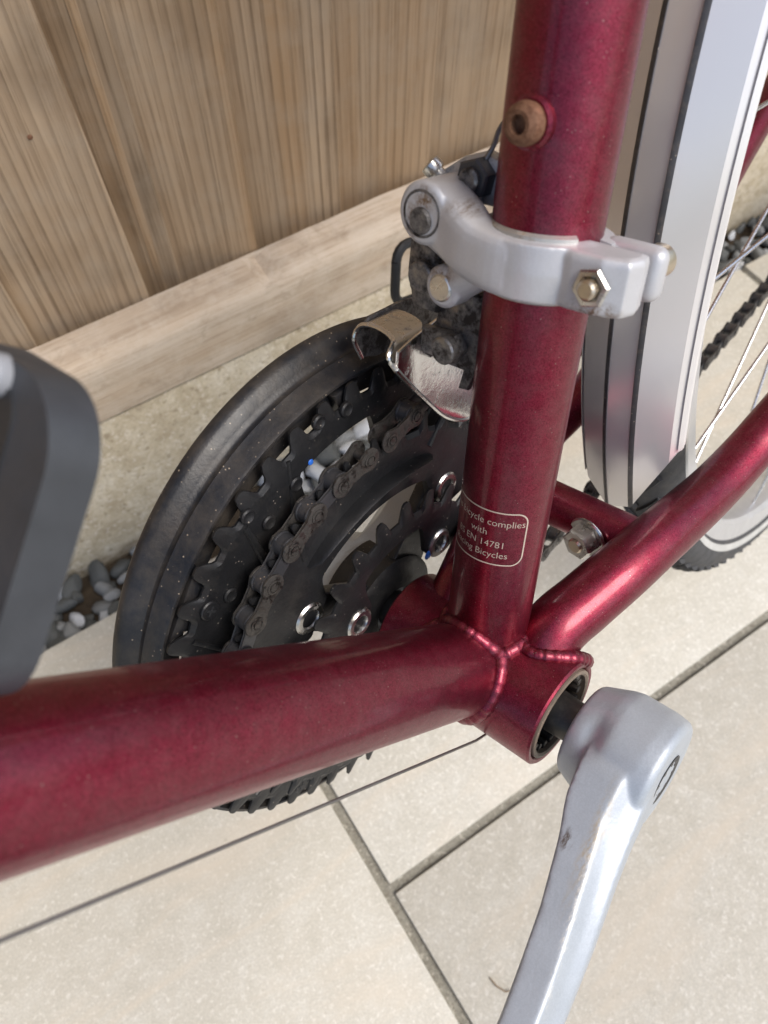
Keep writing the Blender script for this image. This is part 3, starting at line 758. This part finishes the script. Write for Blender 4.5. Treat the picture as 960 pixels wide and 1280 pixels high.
# arm sweeping off the band to the upper pivot knuckle
add_loft(bm, spline([(.0112, .0095, ZC), (.0150, -.0005, ZC), (.0138, -.0105, ZC + .0012), (.0112, -.0190, ZC + .0046), (.0098, -.0262, ZC + .0074)], 20), (0, 0, 1),
         [.0022 + .0040 * smooth01(i / 16) for i in range(21)], [.0072 + .0010 * smooth01((i - 8) / 12) for i in range(21)])
add_cyl(bm, (.0005, -.0268, .1553), (1, 0, 0), .0080, .0165, .0010, 40)
# lower lug
add_tube(bm, [(.009, -.012, .1435), (.0085, -.0205, .1372)], [.0055, .0054], 18)
add_cyl(bm, (.0020, -.0215, .1367), (1, 0, 0), .0058, .0115, .0012, 28)
FD = part('front_derailleur', remeshed(bm, .00042, 5), M['silver'])
bm = bmesh.new(); ringseg(bm, RS, .0152, ZC - HB - .0010, ZC + HB + .0012, -64, 60)
sub('clamp_shim', bm, metal('weathered_alloy', (.52, .51, .48), .5, .8, (.22, .15, .09), 200, .5, .7), FD)
bm = bmesh.new(); ringseg(bm, RS - .0001, .0170, ZC - HB + .001, ZC + HB - .001, 98, 238)
add_box(bm, (-.0074, .0210, ZC - .0002), (.0064, .0170, .0136), bev=.0030, seg=4)
sub('clamp_band', bm, M['silver'], FD)
bm = bmesh.new(); add_lathe(bm, [(.0017, 0), (.0017, -.0018), (.0040, -.0020), (.0043, -.0027), (.0043, -.0082), (.0037, -.0090), (0, -.0090)], (-.0100, .0232, ZC + .0002), (1, 0, 0), 28); sub('clamp_bolt', bm, M['brass'], FD)
NF = Vector((.0126, .0212, ZC - .0002))
bm = bmesh.new(); add_lathe(bm, [(.0026, 0), (.0047, 0), (.0049, .0006), (.0044, .0012), (.0034, .0013), (.0026, .0006)], NF, (1, 0, 0), 6, closed=True, e1=(0, .3, 1)); sub('clamp_nut', bm, M['steel'], FD, 20)
bm = bmesh.new(); add_cyl(bm, NF - Vector((.002, 0, 0)), (1, 0, 0), .0024, .0052, .0006); sub('bolt_end', bm, M['brass'], FD)
# pivot pins, dirty recess, limit screw, cable anchor, links, spring
def pin(p, r, ln, m='dirtysteel'):
    bm = bmesh.new(); add_cyl(bm, p, (1, 0, 0), r, ln, .0005); return sub('pivot_pin', bm, M[m], FD)
pin((.0146, -.0268, .1536), .0034, .0034); pin((.0120, -.0215, .1367), .0037, .0022, 'steel')
pin((.0096, -.0300, .1372), .0042, .0030); pin((.0098, -.0198, .1190), .0040, .0034)
bm = bmesh.new(); add_lathe(bm, [(.0060, .0), (.0060, .0003), (.0055, .0004), (.0052, .0001), (0, .0001)], (.0168, -.0268, .1553), (1, 0, 0), 28); sub('pivot_recess', bm, M['dirtysteel'], FD)
bm = bmesh.new(); add_prism(bm, [(-.0365, .1480), (-.0270, .1485), (-.0255, .1370), (-.0262, .1270), (-.0345, .1270), (-.0372, .1370)], .0050, .0092, yz, .0012); sub('link_plate', bm, M['dirtysteel'], FD)
bm = bmesh.new(); add_prism(bm, [(-.0270, .1330), (-.0085, .1350), (-.0060, .1235), (-.0085, .1190), (-.0105, .1125), (-.0230, .1130), (-.0290, .1200)], -.0010, .0062, yz, .0015); sub('link_plate', bm, M['dirtysteel'], FD)
bm = bmesh.new(); add_prism(bm, [(-.0300, .1225), (-.0180, .1232), (-.0155, .1192), (-.0180, .1145), (-.0300, .1150)], .0060, .0102, yz, .0010); sub('link_plate', bm, M['dirtysteel'], FD)
bm = bmesh.new(); add_prism(bm, [(-.0165, .1150), (-.0120, .1240), (-.0100, .1245), (-.0115, .1160), (-.0150, .1060), (-.0185, .1055)], .0030, .0055, yz, .0005); sub('link_plate', bm, M['dirtysteel'], FD)
bm = bmesh.new(); pts = [Vector((.002 + .0035 * math.cos(t), -.0095 + .0012 * t / 6.28, .1165 + .0058 * math.sin(t))) for t in [2 * PI * 3.5 * i / 80 for i in range(81)]]
add_tube(bm, pts, .0008, 8); sub('spring', bm, M['roller'], FD)
bm = bmesh.new(); add_prism(bm, [(-.0345, .1560), (-.0340, .1625), (-.0275, .1668), (-.0210, .1690), (-.0150, .1675), (-.0140, .1560)], -.0050, .0010, yz, .0018); sub('cable_arm', bm, metal('grimy_alloy', (.50, .50, .50), .45, .6, (.07, .055, .04), 210, .56, .72), FD)
bm = bmesh.new(); add_hex(bm, (.0008, -.0212, .1628), (1, 0, 0), .0092, .0042, e1=(0, .2, 1)); sub('anchor_nut', bm, M['roller'], FD, 20)
bm = bmesh.new(); add_cyl(bm, (.0040, -.0212, .1628), (1, 0, 0), .0030, .0026, .0006); sub('anchor_bolt', bm, M['dirtysteel'], FD)
sd_ = Vector((.35, -.60, .62)).normalized(); s0 = Vector((.0005, -.0325, .1598))
bm = bmesh.new(); add_cyl(bm, s0, sd_, .0019, .0042); add_lathe(bm, [(0, .0035), (.0026, .0035), (.0029, .0045), (.0027, .0062), (.0008, .0066), (0, .0060)], s0, sd_, 20); sub('limit_screw', bm, M['steel'], FD)
bm = bmesh.new(); add_tube(bm, spline([(.0020, -.0205, .1655), (-.0005, -.0190, .1705), (-.0030, -.0188, .1750), (-.0090, -.0150, .1830), (-.014, -.0105, .20), (-.0155, -.006, .25), (-.0155, -.004, .5)], 40), .0007, 8); sub('shift_cable', bm, M['cable'], FD)
# cage: inner plate, outer plate, front bridge
inner = [(.0170, .1160), (.0172, .1105), (.0105, .1035), (.0030, .0962), (-.0060, .0878), (-.0122, .0835), (-.0190, .0805), (-.0250, .0800), (-.0420, .0800), (-.0560, .0900), (-.0520, .1120), (-.0260, .1230), (-.0050, .1225), (.0080, .1190)]
def dish(u, v, d): return Vector((u, d - .0022 * smooth01((v - .094) / .016), v))
bm = bmesh.new(); add_prism(bm, inner, -.0320, -.0332, xz, .0004); PL = sub('cage_plate', bm, M['chrome'], FD)
bm = bmesh.new(); add_tube(bm, [Vector((x, -.0326, z)) for x, z in spline([(x, z, 0) for x, z in inner[:9]], 40) and [(p.x, p.y) for p in spline([(x, z, 0) for x, z in inner[1:9]], 40)]], .0009, 8); sub('cage_rim', bm, M['chrome'], FD)
outer = [(.0098, .1110), (.0065, .1036), (.0000, .1020), (-.010, .1020), (-.030, .1000), (-.055, .096), (-.060, .108), (-.032, .1165), (-.010, .1175), (.004, .1165)]
bm = bmesh.new(); add_prism(bm, outer, -.0555, -.0567, xz, .0004); sub('cage_plate', bm, M['dirtysteel'], FD)
# bridge strip over the front of the cage, S-bent
bm = bmesh.new(); rows = []
strip = spline([(.0172, -.0328, .1105), (.0196, -.0336, .1150), (.0150, -.0360, .1178), (.0122, -.0430, .1182), (.0115, -.0500, .1176), (.0100, -.0550, .1142), (.0102, -.0560, .1099), (.0067, -.0560, .1034)], 40)
for i, p in enumerate(strip):
    q = Vector((-.018, -.004, -.001)); n_ = Vector((0, .0004, .0009))
    rows.append([bm.verts.new(p), bm.verts.new(p + q), bm.verts.new(p + q - n_), bm.verts.new(p - n_)])
for a, b in zip(rows, rows[1:]):
    for k in range(4): bm.faces.new((a[k], a[(k + 1) % 4], b[(k + 1) % 4], b[k]))
bm.faces.new(rows[0]); bm.faces.new(rows[-1]); sub('cage_bridge', bm, M['steel'], FD)
bm = bmesh.new(); add_tube(bm, strip, .0008, 8); sub('cage_rim', bm, M['chrome'], FD)
bm = bmesh.new(); add_prism(bm, [(-.0300, .1250), (-.0155, .1255), (-.0140, .1085), (-.0300, .1085)], .0000, -.0035, yz, .0006)
sub('cage_bracket', bm, M['dirtysteel'], FD)

# ---- bottle cage standing on the down tube (only its foot is in view)
def cagept(u, v, d): return TD * d + TW * v + Vector((0, u, 0))
bm = bmesh.new()
CW, CT, CB = .0195, .0705, .0160
def rrect(hw, z0, z1, r, n=14):
    o = []
    for cx, cz, a0 in ((hw - r, z1 - r, 0), (-hw + r, z1 - r, PI / 2), (-hw + r, z0 + r, PI), (hw - r, z0 + r, 1.5 * PI)):
        for k in range(n + 1): a = a0 + PI / 2 * k / n; o.append((cx + r * math.cos(a), cz + r * math.sin(a)))
    return o
OFFY = -.0125
add_prism(bm, [(u + OFFY, v) for u, v in rrect(CW, CB, CT, .013)], .1855, .1940, cagept, .0020)
BC = pt('bottle_cage', bm, M['cage'], 50)
bm = bmesh.new(); add_prism(bm, [(u - .0165, v) for u, v in rrect(.0125, .030, .0672, .006)], .1930, .1943, cagept, .0005); sub('cage_recess', bm, M['recess'], BC)
bm = bmesh.new(); add_lathe(bm, [(0, 0), (.0034, 0), (.0034, .002), (.0022, .0036), (0, .0040)], cagept(-.0105, .0675, .1938), TD, 20); sub('cage_bolt', bm, plain('dull_bolt', (.24, .25, .27), .6), BC)
bm = bmesh.new(); add_box(bm, (0, 0, 0), (.20, .018, .006), bev=.002); bmesh.ops.transform(bm, matrix=Matrix.Translation(TD * .292 + TW * .0195 + Vector((0, -.012, 0))) @ Matrix.Rotation(-PHI, 4, 'Y'), verts=bm.verts[:]); sub('cage_spine', bm, M['cage'], BC)

# ---- rear wheel
RT = .0150; RCEN = .3305
def at_axle(prof, seg=180): bm = bmesh.new(); add_lathe(bm, prof, AX, (0, 1, 0), seg, closed=True); return bm
tp = [(RCEN + RT * math.cos(a), RT * math.sin(a)) for a in [math.radians(-125 + 250 * k / 27) for k in range(28)]] + [(.3190, .0100), (.3190, -.0100)]
WHEEL = part('rear_wheel', finish(at_axle([(.3095, -.0085), (.3120, -.0112), (.3220, -.0124), (.3235, -.0116), (.3235, .0116), (.3220, .0124), (.3120, .0112), (.3095, .0085), (.3080, 0)]), 30), M['rim'])
TYRE = sub('tyre', at_axle(tp), M['rubber'], WHEEL, 60)
bm = at_axle([(RCEN + (RT + .0004) * math.cos(a), (RT + .0004) * math.sin(a)) for a in [math.radians(q) for q in (98, 102, 106, 110, 114)]] + [(RCEN + (RT - .001) * math.cos(a), (RT - .001) * math.sin(a)) for a in [math.radians(q) for q in (114, 106, 98)]])
sub('reflective_band', bm, M['greyband'], WHEEL, 60)
bm = bmesh.new()
for k in range(110):
    a0 = 2 * PI * k / 110
    for s in (1, -1):
        pts = []
        for i in range(5):
            b = math.radians(2 + 10 * i); a = a0 + (.010 * i + (.014 if s < 0 else 0)); r = RCEN + (RT + .0006) * math.cos(b); pts.append(AX + Vector((r * math.cos(a), s * (RT + .0006) * math.sin(b), r * math.sin(a))))
        add_tube(bm, pts, .0020, 5)
tr = sub('tread', bm, M['rubber'], WHEEL, 0)
for s in (1, -1):
    bm = bmesh.new(); add_lathe(bm, [(.010, -.003), (.022, -.0015), (.022, .0015), (.010, .003)], AX + Vector((0, .029 * s, 0)), (0, 1, 0), 32, closed=True); sub('hub_flange', bm, M['rim'], WHEEL)
bm = bmesh.new(); add_lathe(bm, [(0, -.066), (.006, -.066), (.009, -.04), (.014, -.028), (.014, .028), (.009, .04), (.006, .066), (0, .066)], AX, (0, 1, 0), 28); sub('hub', bm, M['rim'], WHEEL)
bm = bmesh.new(); add_lathe(bm, [(0, -.002), (.034, -.002), (.034, .002), (0, .002)], AX + Vector((0, -.045 - AX.y, 0)), (0, 1, 0), 40); sub('sprocket', bm, M['dirtysteel'], WHEEL)
bm = bmesh.new(); add_cyl(bm, (-.405, -.046, .068), (0, 1, 0), .019, .003); pt('jockey_wheel', bm, M['recess'])
bm = bmesh.new(); add_prism(bm, [(-.392, .06), (-.400, .051), (-.412, .052), (-.432, .150), (-.425, .165), (-.405, .160)], -.050, -.053, xz, .0006); pt('rear_derailleur', bm, M['dirtysteel'])
bm = bmesh.new(); add_tube(bm, [(0, 0, 0), (0, 0, 1)], .00095, 8); SPK = finish(bm, 60); SPK.materials.append(M['spoke'])
for k in range(36):
    s = 1 if k % 2 == 0 else -1; j = k // 2; tr_ = 1 if j % 2 == 0 else -1
    ar = 2 * PI * (k + .22) / 36; ah = ar + tr_ * math.radians(62)
    p = AX + Vector((.021 * math.cos(ah), .029 * s, .021 * math.sin(ah))); q = AX + Vector((.3110 * math.cos(ar), .004 * s, .3110 * math.sin(ar)))
    o = link('spoke', SPK, None, WHEEL); o.location = p; o.rotation_mode = 'QUATERNION'; o.rotation_quaternion = (q - p).to_track_quat('Z', 'Y'); o.scale = (1, 1, (q - p).length)

# ---- mudguard: faceted silver section with two dark pinstripes
MC = Vector((-.4085, 0, .1905)); MY = .0012
def mudprof(extra=0):
    return [(.3460, -.0200), (.3475, -.0206), (.3500, -.0198), (.3525, -.0178), (.3586, -.0057), (.3587, 0), (.3586, .0057), (.3525, .0178), (.3500, .0198), (.3475, .0206), (.3460, .0200)]
def a_end(y):                               # lower end of the guard, longest near the middle
    return lerp_tab([(-.026, -26.2), (-.0200, -26.8), (-.0055, -27.8), (.0060, -26.7), (.0200, -21.1), (.026, -20.6)], y)[0]
def muds(prof, off0, off1, n=110):
    bm = bmesh.new(); rows = []
    for i in range(n + 1):
        row = []
        for off in (off0, off1):
            for r, y in (prof if off == off0 else prof[::-1]):
                a = math.radians(a_end(y) + (118 - a_end(y)) * i / n); rr = r + off
                row.append(bm.verts.new(MC + Vector((rr * math.cos(a), y + MY, rr * math.sin(a)))))
        rows.append(row)
    m = len(rows[0])
    for a, b in zip(rows, rows[1:]):
        for k in range(m): bm.faces.new((a[k], a[(k + 1) % m], b[(k + 1) % m], b[k]))
    bm.faces.new(rows[0]); bm.faces.new(rows[-1]); return bm
MG = pt('mudguard', muds(mudprof(), 0, -.0011), M['guardsilver'], 12)
for s in (1, -1): sub('pinstripe', muds([(.35885, s * .0048), (.3587, s * .0057), (.3581, s * .0065)], .00022, -.0002), M['stripe'], MG, 30)
for s in (1, -1): sub('rolled_edge', muds([(.3482, s * .0201), (.3490, s * .0211), (.3504, s * .0200)], .0005, -.0006), M['guardsilver'], MG, 40)

print('objects', len(bpy.data.objects), 'tris', sum(len(m.loop_triangles) if m.loop_triangles else sum(len(p.vertices) - 2 for p in m.polygons) for m in bpy.data.meshes))
